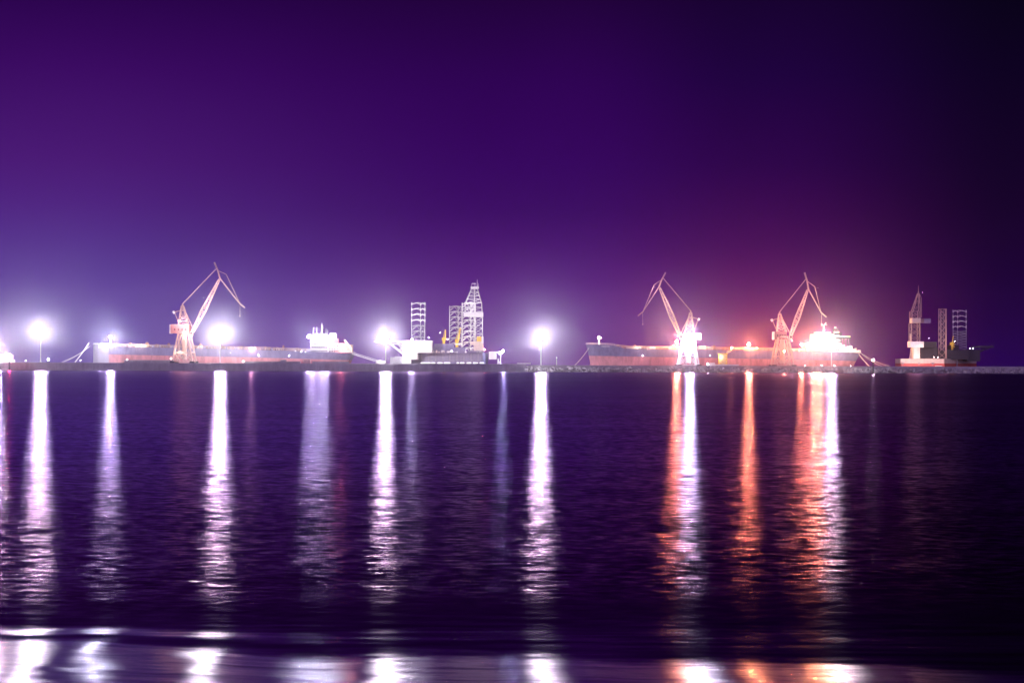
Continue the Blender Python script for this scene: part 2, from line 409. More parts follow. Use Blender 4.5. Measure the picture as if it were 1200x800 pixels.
# ------------------------------------------------------------------ shipyard cranes
def crane(bx, by, Yd, zb, f, head, tip, tail, pend, apex, house, label, cols, I, lampcol, extra=1.0):
    """level-luffing crane; f=+1 jib to the right. Points are given as offsets (px right of axis when f=+1, px above rail) of the photo, s m per px."""
    s = Yd / F
    t = thing('harbour_crane', ((bx - 600) * s, Yd, zb), label, 'crane', 'jib cranes along the quay')
    def p(u, v, dy=0.0): return Vector((f * u * s, dy, v * s))
    base_c, frame_c, house_c = cols
    for sx in (-1, 1):
        for sy in (-1, 1):
            lg = MB(); lg.bar(p(sx * 11.5, 0.8, sy * 6.5), p(sx * 6, 34, sy * 3.6), 1.0, 1.0).build('leg', base_c, t)
            bg_ = MB().box(f * sx * 11.5 * s - 1.6, f * sx * 11.5 * s + 1.6, sy * 6.5 - .6, sy * 6.5 + .6, 0, 1.2)
            bg_.build('bogie', M_dark, t)
    pb = MB()
    for sy in (-6.0, 6.0):
        pb.bar(p(-9.7, 12, sy * .88), p(9.7, 12, sy * .88), .9)
        for sx in (-1, 1):
            pb.bar(p(sx * 11.3, 1.5, sy), p(0, 12, sy * .88), .55); pb.bar(p(sx * 9.7, 12, sy * .88), p(sx * 2.5, 1.5, sy), .55)
            pb.bar(p(sx * 9.7, 12, sy * .85), p(sx * 2, 33, sy * .6), .45); pb.bar(p(sx * 6.4, 32, sy * .6), p(sx * 3, 13, sy * .8), .35)
        pb.bar(p(-11.3, 1.5, sy), p(11.3, 1.5, sy), .5)
    for sx in (-1, 1): pb.bar(p(sx * 9.7, 12, -5.3), p(sx * 9.7, 12, 5.3), .8)
    pb.build('portal_frame', base_c, t)
    cm = MB().tube(p(0, 4), p(0, 35), 1.9, 1.7, 14); cm.tube(p(0, 34), p(0, 36), 4.0, 4.0, 18)
    cm.build('column', base_c, t)
    hx0, hx1, hz0, hz1 = house
    mh = MB().box(*sorted((f * hx0 * s, f * hx1 * s)), -3.4, 3.4, hz0 * s, hz1 * s)
    mh.box(*sorted((f * (hx0 + .4) * s, f * (hx1 - .4) * s)), -3.1, 3.1, hz1 * s, hz1 * s + .35)
    ho = mh.build('machinery_house', house_c, t)
    MB().box(*sorted((f * (hx0 - 1.3) * s, f * (hx0 - .02) * s)), -3.2, 3.2, (hz0 - .3) * s, (hz1 + .3) * s).build('counterweight', M_white, t)
    for k in range(4):
        xx = hx0 + (hx1 - hx0) * (.2 + .2 * k); MB().box(*sorted((f * xx * s, f * (xx + 1.3) * s)), -3.46, -3.42, (hz0 + 3.6) * s, (hz0 + 5.6) * s).build('window', M_glass, ho)
    cb = MB().box(*sorted((f * 7.2 * s, f * 10.6 * s)), -3.0, -.6, 31.5 * s, 36.5 * s)
    co = cb.build('cab', base_c, t)
    MB().box(*sorted((f * 7.8 * s, f * 10.2 * s)), -3.06, -3.02, 33.6 * s, 36 * s).build('window', M_glass, co)
    # A-frame tower
    ax, az = apex
    af = MB()
    c0 = [p(-6.5, hz1, -2.6), p(4.5, hz1, -2.6), p(4.5, hz1, 2.6), p(-6.5, hz1, 2.6)]
    c1 = [p(ax - 1.6, az - 1, -1.2), p(ax + .8, az - 1, -1.2), p(ax + .8, az - 1, 1.2), p(ax - 1.6, az - 1, 1.2)]
    af.lattice(c0, c1, 5, .5, .32)
    af.bar(p(ax - .4, az - 2), p(ax - .4, az + 1.5), .9)
    af.bar(p(ax, az - 1), p(9.2, hz1 - 2), .45)
    af.bar(p(-11.8, az - 8.5), p(ax - 1, az - 6), .55); af.bar(p(-11.8, az - 8.5), p(-6, hz1), .4)
    af.build('tower', frame_c, t)
    MB().bar(p(-13.5, az - 9.2), p(-11.5, az - 8.2), 1.7).build('sheave_block', M_white, t)
    # boom
    ft = (9.5, 36.0); hx, hz = head
    bm = MB(); d = Vector((hx - ft[0], hz - ft[1])).normalized(); nn_ = Vector((-d.y, d.x))
    def q(a, off, dy): b_ = Vector(ft).lerp(Vector(head), a) + nn_ * off; return p(b_.x, b_.y, dy)
    def sec(a, wd, dp): return [q(a, -wd, -dp), q(a, wd, -dp), q(a, wd, dp), q(a, -wd, dp)]
    bm.lattice(sec(0, 1.0, 1.8), sec(.4, 2.7, 1.6), 5, .48, .27)
    bm.lattice(sec(.4, 2.7, 1.6), sec(1, .8, .7), 7, .44, .25)
    bm.build('boom', frame_c, t)
    # fly jib with its tail lever and king post
    fj = MB(); tl = Vector(tail); tp = Vector(tip); hd = Vector(head) + Vector((.9, .8))
    fj.lattice([p(hd.x - .4, hd.y + .9, -.7), p(hd.x + .5, hd.y - .7, -.7), p(hd.x + .5, hd.y - .7, .7), p(hd.x - .4, hd.y + .9, .7)],
               [p(tp.x, tp.y + .5, -.4), p(tp.x, tp.y - .4, -.4), p(tp.x, tp.y - .4, .4), p(tp.x, tp.y + .5, .4)], 8, .42, .22)
    mid = hd.lerp(tl, .5) + Vector((.7, 0))
    fj.path([p(hd.x, hd.y), p(mid.x, mid.y), p(tl.x, tl.y)], .95)
    fj.bar(p(tp.x, tp.y), p(tp.x + 6.0, tp.y - 5.0), .8)
    fj.path([p(mid.x, mid.y), p(pend[0], pend[1]), p(tp.x - .5, tp.y + 1.5)], .38)
    fj.path([p(mid.x, mid.y, .8), p(pend[0], pend[1], .8), p(tp.x - .5, tp.y + 1.5, .4)], .3)
    fj.build('fly_jib', frame_c, t)
    te = hd.lerp(tl, .62)
    tb = MB(); tb.bar(p(ax - .4, az + 1.2, -.5), p(te.x, te.y, -.4), .38); tb.bar(p(ax - .4, az + 1.2, .5), p(te.x, te.y, .4), .38)
    tb.build('luffing_tie', frame_c, t)
    hk = MB(); hk.bar(p(tp.x + .4, tp.y - .5), p(tp.x + .4, tp.y - 14), .2); hk.box(*sorted((f * (tp.x - .2) * s, f * (tp.x + 1) * s)), -.4, .4, (tp.y - 15.6) * s, (tp.y - 14) * s)
    hk.build('hook_block', frame_c, t)
    lamp(t, tuple(p(8, 44, -8)), .3, lampcol, 3600 * extra, aim=True); lamp(t, tuple(p(-5, 50, -7)), .3, lampcol, 2200 * extra, aim=True); lamp(t, tuple(p(24, 76, -6)), .3, lampcol, 2600 * extra, aim=True); lamp(t, tuple(p(40, 92, -5)), .3, lampcol, 1500 * extra, aim=True)  # added lamps off the boom and tower, put in only to brighten them
    for (u, v, dy, r, I_, c_) in I: lamp(t, tuple(p(u, v, dy)), r, c_, I_)
    if I[0][4] > 20000: MB().box(-2.4, 2.4, -5.6, -1.6, 33.9 * s, 33.9 * s + .25).build('added_light_shield', M_grey, t)  # added plate, blocks the lamp from overlighting the tower above
    return t
CQ = 992
crane(216, 424.5, CQ, 5.15, 1, (40.5, 98), (64.5, 70), (34.5, 118), (48.5, 104), (-2, 68), (-15, 6.5, 34.5, 44.5),
      'pale pink harbour crane with jib to the right, left of the single mast', (M_crane, M_crane, M_cranehouse),
      [(2, 33, -4.2, .35, 2600, WARM), (-4, 13, -8, .25, 900, WARM), (-13.5, 5, -5, .22, 250, WHITE), (9.5, 31.5, -4, .22, 240, WHITE)], (1, .72, .72), 1.0)
crane(806.5, 427.5, CQ, 3.9, -1, (33.5, 92), (53, 64), (26.5, 110), (40, 95.5), (-2.5, 64), (-13.5, 6.5, 31.5, 38.5),
      'white lit harbour crane with jib to the left, in front of the long hull', (M_white, M_crane, M_crane),
      [(-1, 32.5, -4.6, .55, 42000, COOL), (-7.5, 35.5, -3.9, .3, 900, WHITE), (-11.5, 35.5, -3.9, .3, 900, WHITE)], (1, .66, .66), .9)
crane(917, 428.5, CQ, 3.9, 1, (29.5, 90), (45.5, 63.5), (26, 110.5), (38, 94), (-3, 63), (-10, 4, 32, 40.5),
      'orange tinted harbour crane with dark house, left of the glaring ship bridge', (M_crane, M_crane, M_cdark),
      [(0, 18, -7.5, .25, 2000, ORANGE), (9.5, 30.5, -4, .22, 240, WHITE)], (1, .45, .38), .9)

# ------------------------------------------------------------------ cargo ships
def interp(tab, x):
    for (a, va), (b_, vb) in zip(tab, tab[1:]):
        if x <= b_: return va + (vb - va) * max(0, (x - a)) / (b_ - a)
    return tab[-1][1]
SY = 1049.0; SN = 1034.0     # centre line and near side of the berthed ships
def ship(bow_px, stern_px, top, split, label, bowwhite):
    s = SN / F
    o = W(bow_px, 425, SN); L = (stern_px - bow_px) * s
    t = thing('cargo_ship', (o.x, SY, 0), label, 'ship', 'cargo ships berthed behind the quay')
    ztop = lambda x: interp([(a, W(a, b_, SN).z) for a, b_ in top], bow_px + x / s)
    zsp = lambda x: interp([(a, W(a, b_, SN).z) for a, b_ in split], bow_px + x / s)
    us = [0, .006, .014, .026, .045, .0735, .0745, .0995, .1005, .13, .17, .23, .3, .4, .5, .6, .7, .8, .88, .93, .965, .985, 1]
    dk = [(0, 2.2), (.02, 7.0), (.06, 11.8), (.12, 14.9), (.16, 15), (.9, 15), (1, 12)]
    wl = [(0, 1.9), (.02, 5.8), (.06, 9.6), (.14, 13), (.24, 15), (.8, 15), (.93, 9), (1, 2.5)] if bowwhite else [(0, .05), (.02, .9), (.06, 4.2), (.14, 11.5), (.24, 15), (.8, 15), (.93, 9), (1, 2.5)]
    def ring(u, lo):
        pts = []
        for k in range(5):
            v = k / 4; x0 = u * L
            zz = (-.5 + (zsp(x0) + .5) * v) if lo else (zsp(x0) + (ztop(x0) - zsp(x0)) * v)
            hh = (zz + .5) / (ztop(x0) + .5)
            hb = interp(wl, u) + (interp(dk, u) - interp(wl, u)) * hh ** 1.7
            rk = 0 if bowwhite else max(0, 1 - u / .1)
            x = x0 + rk * (4.2 * (1 - hh) ** .8 - (1.6 if hh < .28 else 0)) - max(0, (u - .93) / .07) * 5 * (1 - hh)
            pts.append((x, hb, zz))
        return pts
    for lo, nm_, mat in ((True, 'bottom_plating', M_boot), (False, 'hull', M_hull)):
        mb = MB(); rings = [ring(u, lo) for u in us]
        for sg in (-1, 1):
            vs_ = [(x, sg * h, z) for r_ in rings for x, h, z in r_]
            fs_ = []
            for i in range(len(us) - 1):
                for k in range(4):
                    a = i * 5 + k; f_ = (a, a + 5, a + 6, a + 1); fs_.append(f_ if sg < 0 else f_[::-1])
            mb.add(vs_, fs_)
        for i, e in ((0, 1), (len(us) - 1, -1)):       # close bow edge and transom
            r_ = rings[i]
            for k in range(4):
                a, b_ = r_[k], r_[k + 1]
                mb.add([(a[0], -a[1], a[2]), (a[0], a[1], a[2]), (b_[0], b_[1], b_[2]), (b_[0], -b_[1], b_[2])], [(0, 1, 2, 3)])
        if not lo:
            for i in range(len(us) - 1):
                a, b_ = rings[i][4], rings[i + 1][4]
                mb.add([(a[0], -a[1], a[2] - .02), (b_[0], -b_[1], b_[2] - .02), (b_[0], b_[1], b_[2] - .02), (a[0], a[1], a[2] - .02)], [(0, 1, 2, 3)])
        n0 = (len(us) - 1) * 4
        if bowwhite:
            for sgi in (0, 1):
                for i in range(len(us) - 1):
                    for k in range(4): mb.m[sgi * n0 + i * 4 + k] = 1 if us[i + 1] < .0741 else 0
            for k in range(4): mb.m[2 * n0 + k] = 1
        mb.build(nm_, [mat, M_bow] if bowwhite else mat, t, smooth=False)
    for sg in (-1, 1):
        rl = MB()
        for i in range(len(us) - 1):
            a, b_ = ring(us[i], False)[4], ring(us[i + 1], False)[4]
            pa, pb_ = Vector((a[0], sg * (a[1] - .15), a[2])), Vector((b_[0], sg * (b_[1] - .15), b_[2]))
            u3 = Vector((0, 0, 1.15)); n_ = max(1, int((pb_ - pa).length / 2.5))
            rl.bar(pa + u3, pb_ + u3, .16); rl.bar(pa + u3 * .5, pb_ + u3 * .5, .1)
            for k in range(n_): rl.bar(pa.lerp(pb_, k / n_), pa.lerp(pb_, k / n_) + u3, .1)
        rl.build('railing', M_white, t)
    def loc(px, py, dy=0.0, Yp=SN):
        w_ = W(px, py, Yp); return Vector((w_.x - o.x, Yp - SY + dy, w_.z))
    return t, loc, ztop, L, s
def deckgear(t, loc, ztop, x0, x1, seed):
    rnd = random.Random(seed); s = SN / F
    for k in range(int((x1 - x0) / 2.4)):
        px = x0 + k * 2.4 + rnd.uniform(-.6, .6); a = loc(px, 0); z = ztop(a.x)
        w_ = rnd.uniform(.6, 2.6); h = rnd.uniform(.5, 2.4) * (1.7 if rnd.random() < .12 else 1)
        y_ = rnd.uniform(-12, 6); d_ = rnd.uniform(1, 4)
        g = MB(); g.box(a.x, a.x + w_, y_, y_ + d_, z, z + h)
        g.tube((a.x + w_ / 2, y_ + d_ / 2, z + h), (a.x + w_ / 2, y_ + d_ / 2, z + h + .5), .25, .25, 6)
        g.build('deck_hatch', M_deck, t)
    n_ = 14
    for y_ in (-13, -11.5, -3, 3):
        pipes = MB()
        for k in range(n_):
            a = loc(x0 + (x1 - x0) * k / n_, 0); b_ = loc(x0 + (x1 - x0) * (k + 1) / n_, 0)
            za, zb = ztop(a.x) + 1.9, ztop(b_.x) + 1.9
            pipes.bar((a.x, y_, za), (b_.x, y_, zb), .4); pipes.bar((a.x, y_, za), (a.x, y_, za - 1.9), .3)
        pipes.build('deck_pipe', M_crane, t)
def crew_windows(par, loc, x0, x1, y0, dx, n, w_=1.0, h=1.1, dy=-.05, Yp=SN):
    for k in range(n):
        a = loc(x0 + (x1 - x0) * k / max(1, n - 1), y0, dy, Yp)
        MB().box(a.x, a.x + w_, a.y - .03, a.y, a.z - h, a.z).build('window', M_glass, par)
def block(loc, x0, x1, y0, y1, dep, dy=0.0, Yp=SN, mb=None):
    a = loc(x0, y1, dy, Yp); b_ = loc(x1, y0, dy, Yp); mb = mb or MB()
    return mb.box(a.x, b_.x, a.y, a.y + dep, a.z, b_.z)

# ship moored at the left quay
t, loc, zt, L, s = ship(103, 412, [(103, 403.2), (130.5, 404.6), (135, 406.0), (300, 409.6), (412, 413.4)], [(103, 414.6), (300, 418.8), (412, 421.9)],
        'long red and grey cargo ship moored between left pair of masts and white rig', True)
deckgear(t, loc, zt, 136, 358, 3)
bw = MB()                                            # pale bow plating patch: the light grey stem section
fm = MB(); a = loc(112, 401.8, 13); fm.tube((a.x, 0, a.z - 2.2), (a.x, 0, a.z + 2.4), .22, .12, 8); fm.box(a.x - .8, a.x + .9, -.5, .5, a.z - 1.6, a.z - .6)
for k in range(5): fm.box(loc(115 + k * 3.2, 0).x, loc(116.4 + k * 3.2, 0).x, -6, -3.5, zt(loc(115 + k * 3.2, 0).x), zt(loc(115 + k * 3.2, 0).x) + 1.3)
fm.build('bow_winch', M_grey, t)
for px in (117, 122, 128): a = loc(px, 406, -1.2 if px > 120 else .5); lamp(t, tuple(a), .3, COOL, 1100, 'deck_and_fill_light')
a = loc(127, 394.5, 6); b_ = loc(127, 404.4, 6)
pm = MB().tube(b_, a, .55, .4, 8); pm.bar(b_ + Vector((-6, 0, .5)), a - Vector((0, 0, 4.5)), .4); pm.build('bow_mast', M_white, t)
lamp(t, (a.x, a.y - .9, a.z), .55, COOL, 24000, 'floodlight')
acc = MB()
block(loc, 363, 383.5, 392.2, 413, 20, 3, mb=acc); block(loc, 366, 379.5, 390.4, 392.15, 12, 6, mb=acc)
block(loc, 383.6, 395, 402.5, 413, 18, 3, mb=acc); block(loc, 362, 396, 408.8, 409.4, 22, 1.6, mb=acc)
for y_ in (396.4, 400.4, 404.6): block(loc, 362.5, 384.5, y_, y_ + .55, 22, 1.6, mb=acc)
ao = acc.build('deckhouse', M_white, t)
wg = MB(); block(loc, 360.4, 364.2, 391.6, 394.2, 26, -1, mb=wg); wg.build('bridge_wing', M_white, t)
for y_ in (397.6, 401.7, 406.0, 410.2): crew_windows(ao, loc, 364.5, 381.5, y_, 2, 9, .9, 1.0, 2.95)
for y_ in (404.0, 407.2, 410.4): crew_windows(ao, loc, 385, 393.5, y_, 2, 4, 1.2, 1.2, 2.95)
crew_windows(ao, loc, 366.2, 381, 393.2, 1, 11, .75, 1.0, 2.95)
fu = MB(); block(loc, 384, 391.8, 390.8, 402.4, 7, 8, mb=fu); block(loc, 384.6, 391.2, 389.6, 390.75, 5.6, 8.7, mb=fu)
fo = fu.build('funnel', M_white, t)
fb = MB(); block(loc, 389.5, 394.5, 396.2, 402.4, 5, 6.5, mb=fb); fb.build('funnel_base', M_boot, t)
for px, y0, r in ((365, 383.2, .45), (369, 382.8, .5), (380, 384.5, .2), (382, 386, .18)): MB().tube(loc(px, 391, 9), loc(px, y0, 9), r, r * .7, 8).build('signal_mast', M_white, t)
rm = MB(); rm.tube(loc(375, 391, 9), loc(375, 378.3, 9), .75, .35, 8)
for y_, wd in ((381.5, 1.6), (384, 2.0), (386.8, 1.7)): rm.bar(loc(375 - wd * .6, y_, 9), loc(375 + wd, y_, 9), .55)
rm.build('radar_mast', M_white, t)
st = MB()
for px in (396, 399, 402, 405, 408): st.bar(loc(px, 413, 4), loc(px, 402.6 if px < 404 else 402.6 + (px - 403) * 1.1, 4), .7)
st.bar(loc(395, 402.6, 4), loc(404, 402.6, 4), .9); st.bar(loc(396, 407.5, 4), loc(410, 407.5, 4), .5)
block(loc, 396, 411, 403.5, 413, 9, 7, mb=st)
st.build('aft_house', M_crane, t)
lb = MB(); lb.bar(loc(403, 398, 3), loc(411.6, 409, 3), 1.5, 1.2); lb.bar(loc(411.3, 408.5, 3), loc(411.3, 413.2, 3), .8); lb.bar(loc(404, 399.5, 3), loc(404, 403, 3), .5)
lb.build('lifeboat_ramp', M_white, t)
for px, py, dy, r, c_, I_ in ((361.5, 394.8, -1.2, .35, COOL, 9000), (386, 403.5, -9, .3, WHITE, 600), (366.5, 395.2, .6, .3, COOL, 14000), (377, 396, .6, .3, COOL, 14900), (383, 401, 1.2, .25, COOL, 12000),
                              (399.5, 408, 1.5, .3, (1, .2, .2), 8000), (405, 405, -2, .25, WARM, 1300), (376, 387, 6, .25, WHITE, 700), (388, 394, 4, .25, WHITE, 700),
                              (295, 408.7, -.6, .34, (1, .55, .6), 5000), (161, 404.6, -.8, .3, WARM, 900), (168, 404.2, -.8, .3, WARM, 1100), (235, 406, -.6, .25, WARM, 600),
                              (270, 413.5, -.6, .16, WHITE, 120), (303, 416, -.6, .18, WHITE, 160), (339, 416.6, -.6, .16, WHITE, 130), (346, 411.4, -.3, .14, WHITE, 60), (353, 411.8, -.3, .14, WHITE, 60), (358, 412, -.3, .14, WHITE, 60)):
    lamp(t, tuple(loc(px, py, dy)), r, c_, I_, 'deck_and_fill_light', aim='sea' if c_ is COOL and px > 360 else None)  # seaward ones added for streaks on the water, plated ones to brighten the house

# ship moored at the right breakwater
t, loc, zt, L, s = ship(688, 1010, [(688, 403.3), (719.4, 403.8), (722.5, 406.8), (740, 408.6), (880, 410.2), (1010, 413.2)], [(688, 416.6), (880, 420.2), (1010, 423)],
        'long red and grey cargo ship moored behind the white and orange cranes', False)
deckgear(t, loc, zt, 724, 946, 5)
fmst = MB(); a = loc(703.4, 403.4, 13); b_ = loc(703.4, 392.6, 13); fmst.tube(a, b_, .7, .45, 8); fmst.bar(loc(701.4, 395, 13), loc(706.5, 395.6, 13), .6); fmst.bar(loc(702, 394.2, 13), loc(705, 394.2, 13), .4)
fmst.build('bow_mast', M_white, t)
nmk = MB()                                           # ship name: a row of small raised white letters, unreadable at this distance
for k in range(9):
    a = loc(704.6 + k * 1.05, 405.3, 4.2); x = a.x
    nmk.box(x, x + .14, a.y - 9.5, a.y - 9.4, a.z - .8, a.z); nmk.box(x + .3, x + .44, a.y - 9.5, a.y - 9.4, a.z - .8, a.z); nmk.box(x, x + .44, a.y - 9.52, a.y - 9.38, a.z - .2 - (k % 3) * .25, a.z - .06 - (k % 3) * .25)
block(loc, 820, 827.5, 405, 409, 5, 2).build('deck_store', M_cream, t); block(loc, 735, 748, 406.6, 408.4, 5, 3).build('deck_store', M_cream, t)
acc = MB()
block(loc, 957, 979, 391, 412, 20, 3, mb=acc); block(loc, 948, 985, 401.5, 412, 20, 2.4, mb=acc); block(loc, 960, 976, 388.6, 390.95, 12, 6, mb=acc)
for y_ in (395, 398.5, 405, 408.5): block(loc, 956.4 if y_ < 401 else 947.4, 980 if y_ < 401 else 986, y_, y_ + .5, 22, 1.2, mb=acc)
ao = acc.build('deckhouse', M_white, t)
wg = MB(); block(loc, 951.5, 984, 392.2, 394.6, 5, .6, mb=wg); wg.build('bridge_wing', M_white, t)
for y_ in (396.2, 399.6): crew_windows(ao, loc, 958.5, 977, y_, 2, 10, .9, 1.0, 2.95)
for y_ in (403, 406.2, 409.6): crew_windows(ao, loc, 949.5, 983, y_, 2, 16, .9, 1.0, 2.35)
rm = MB(); rm.tube(loc(968.6, 389, 9), loc(968.6, 380, 9), .6, .5, 8); rm.bar(loc(968.6, 381.5, 9), loc(965.6, 378.6, 9), .6); rm.bar(loc(968.6, 381.5, 9), loc(971.4, 377.4, 9), .6); rm.bar(loc(965.4, 380.4, 9), loc(972.4, 380, 9), .4)
rm.build('radar_mast', M_white, t)
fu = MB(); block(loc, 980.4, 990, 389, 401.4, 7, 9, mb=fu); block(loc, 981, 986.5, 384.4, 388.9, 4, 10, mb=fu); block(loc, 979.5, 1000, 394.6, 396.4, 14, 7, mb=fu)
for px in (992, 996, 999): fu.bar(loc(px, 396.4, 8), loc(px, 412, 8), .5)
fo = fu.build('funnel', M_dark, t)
for q_ in ((980, 999.5, 393.4, 394.55, .4, 7.2), (980.6, 986.8, 388.2, 389.7, .4, 8.5), (981.6, 983.6, 382.6, 384, .4, 9.8)): block(loc, *q_).build('glowing_deck_edge', emit('deck_edge_glow', (1.0, .72, .42), 1.6), fo)  # glow put on the deck edges, stands in for lamplight falling there
for px, y0, wd in ((986.5, 402, 1), (989, 404, 2.4), (993, 406.5, 2), (996, 405.2, 4), (1001, 408.5, 2), (1004, 407.6, 1.2), (1007, 410, 3)): block(loc, px, px + wd, y0, 413.6, 4, 2.5).build('mooring_winch', M_cream, t)
for px, py, dy, r, c_, I_ in ((954, 402.5, 1.2, .6, ORANGE, 36000), (961, 400.5, 1.0, .6, ORANGE, 36000), (968, 398, 1.2, .5, (1, .82, .5), 9000), (976, 403, 1.2, .4, (1, .85, .6), 6000), (950, 405, 1.2, .4, COOL, 3000), (968.6, 386, 5, .3, WARM, 2500),
                              (983.5, 399, -2, .3, WARM, 2600), (991, 407, -1, .25, WARM, 1500), (1001, 409, -1, .22, WARM, 700), (878, 403.2, 1.5, .6, ORANGE, 36000), (940, 404, 2, .4, ORANGE, 16000),
                              (887, 407.6, -.8, .22, ORANGE, 700), (858, 407.5, 2, .3, ORANGE, 3500), (703.4, 395, 11, .28, WARM, 3000), (712, 402.6, 6, .22, WARM, 900), (748, 407, -.8, .25, WARM, 700), (765, 407, -.8, .25, WARM, 700), (830, 406, -.6, .25, WARM, 700),
                              (753, 416.5, -.6, .2, WHITE, 220), (832, 416.4, -.6, .16, WHITE, 120)):
    lamp(t, tuple(loc(px, py, dy)), r, c_, I_, 'deck_and_fill_light')  # includes plated fill lamps added to brighten the bridge and deck
lp = MB(); lp.bar(loc(793.2, 408.4, .3), loc(793.2, 400.8, .3), .45); lo_ = lp.build('lamp_post', M_white, t)
lamp(t, tuple(loc(793.2, 400, -.2)), .6, ORANGE, 36000, 'deck_and_fill_light')
nm_o = nmk.build('name_lettering', M_white, t)

# ------------------------------------------------------------------ jack-up rigs
def rig_leg(loc, x0, x1, y0, y1, bays, dy, name_t, mat=M_galv, bright=0, wc=.62, wb=.3, open_=False):
    a, b_ = loc(x0, y1, dy), loc(x1, y1, dy); zt_ = loc(x0, y0, dy).z; dpt = (b_.x - a.x) * .86; m_ = (a.x + b_.x) / 2
    c0 = [Vector((a.x, a.y, a.z)), Vector((b_.x, a.y, a.z)), Vector((m_ + (b_.x - a.x) * .12, a.y + dpt, a.z))]
    c1 = [Vector((p_.x, p_.y, zt_)) for p_ in c0]
    mb = MB(); top = MB()
    if open_:
        ze = a.z + (zt_ - a.z) * (.5 if bright else 1); hb_ = (ze - a.z) / bays
        for k in range(bays):
            z0, z1 = a.z + hb_ * k, a.z + hb_ * (k + 1)
            for (p_, q_) in ((c0[0], c0[1]),):
                mb.bar((p_.x, p_.y, z0), (q_.x, q_.y, z1), wb); mb.bar((q_.x, q_.y, z0), (p_.x, p_.y, z1), wb)
            for i in (1, 2): mb.bar((c0[i].x, c0[i].y, z1), (c0[(i + 1) % 3].x, c0[(i + 1) % 3].y, z1), wb)
    for p_, q_ in zip(c0, c1): mb.tube(p_, q_, wc / 2, wc / 2, 6)
    hb = (zt_ - a.z) / bays
    for k in range(bays):
        z0, z1 = a.z + hb * k, a.z + hb * (k + 1)
        for i in range(3):
            p_, q_ = c0[i], c0[(i + 1) % 3]; mid = (p_ + q_) / 2
            tgt = mb
            if bright and k >= bays - bright: tgt = top
            w_ = wb * (1.5 if tgt is top else 1)
            if open_ and tgt is mb: continue
            tgt.bar((p_.x, p_.y, z1 - hb * .28), (mid.x, mid.y, z1), w_); tgt.bar((q_.x, q_.y, z1 - hb * .28), (mid.x, mid.y, z1), w_)
            if open_ and tgt is mb: continue
            if tgt is mb:
                mb.bar((p_.x, p_.y, z0), (mid.x, mid.y, z1), wb); mb.bar((q_.x, q_.y, z0), (mid.x, mid.y, z1), wb)
            else:
                top.bar((p_.x, p_.y, z1 - hb * .45), (p_.x, p_.y, z1 + .2), wc * 1.15)
    o = mb.build('leg', mat, name_t)
    if bright: top.build('white_brace', M_white, o)
    return o
RY = 1045.0
# rig beside the left ship
ro = W(520, 425, RY)
t = thing('jackup_rig', (ro.x, RY, 0), 'white lit jack-up drilling rig with tall lattice derrick, right of the left ship', 'drilling rig', 'jack-up drilling rigs')
def rloc(px, py, dy=0.0, Yp=RY):
    w_ = W(px, py, Yp); return Vector((w_.x - ro.x, Yp - RY + dy, w_.z))
hl = MB(); a, b_ = rloc(490, 413.4), rloc(572, 413.4)
hl.add([(a.x - 6, 4, -1), (a.x + 3, -7, -1), (b_.x - 4, -7, -1), (b_.x, 2, -1), (b_.x - 22, 44, -1), (a.x + 18, 44, -1)] +
       [(a.x - 6, 4, a.z), (a.x + 3, -7, a.z), (b_.x - 4, -7, a.z), (b_.x, 2, a.z), (b_.x - 22, 44, a.z), (a.x + 18, 44, a.z)],
       [(0, 1, 7, 6), (1, 2, 8, 7), (2, 3, 9, 8), (3, 4, 10, 9), (4, 5, 11, 10), (5, 0, 6, 11), (6, 7, 8, 9, 10, 11)])
hl.bar((a.x + 3, -7.2, a.z - 2.6), (b_.x - 4, -7.2, a.z - 2.6), .4); hl.bar((a.x + 3, -7.2, a.z - .2), (b_.x - 4, -7.2, a.z - .2), .5)
hl.build('hull', M_hull, t)
up = MB(); block(rloc, 492, 545, 406.5, 413.3, 16, 4, mb=up); block(rloc, 508, 531, 402.6, 406.45, 12, 6, mb=up); block(rloc, 547, 567, 411, 413.3, 12, 1, mb=up)
up.build('deckhouse', M_hull, t)
rnd = random.Random(11)
for k in range(26):
    x0 = rnd.uniform(491, 564); y1 = 413.3; hh = rnd.uniform(.8, 3.2); wd = rnd.uniform(.8, 3.5)
    block(rloc, x0, x0 + wd, y1 - hh, y1, rnd.uniform(1, 3), rnd.uniform(-6.5, -2)).build('deck_module', rnd.choice([M_grey, M_white, M_hull, M_cream]), t)
for k in range(4):
    hp = MB(); y_ = 415.5 + k * 2.3; hp.bar(rloc(492, y_, -7.3), rloc(568, y_, -7.3), .28 + .1 * (k % 2)); hp.build('hull_pipe', M_grey, t)
for k in range(9):
    x0 = 495 + k * 8.2; hp = MB(); hp.bar(rloc(x0, 413.6, -7.25), rloc(x0, 426, -7.25), .35); hp.build('hull_rib', M_grey, t)
ac = MB(); block(rloc, 472.5, 506.5, 400.3, 413.2, 14, -8, mb=ac); block(rloc, 472.5, 490, 413.25, 421.2, 12, -8, mb=ac); block(rloc, 472.8, 483, 421.6, 427.4, 6, -14, mb=ac)
ac.box(rloc(472, 400, -8).x, rloc(507, 400, -8).x, -8.4, 6.4, rloc(472, 400.3).z, rloc(472, 399.4).z)
aco = ac.build('quarters', M_white, t)
wn = MB(); wn.box(*sorted((rloc(478, 0).x, rloc(479.8, 0).x)), -8.06, -8.02, rloc(0, 416.2).z, rloc(0, 414).z); wn.build('window', M_glass, aco)
hd = MB(); block(rloc, 439.5, 470, 399.4, 401.0, 20, -6, mb=hd)
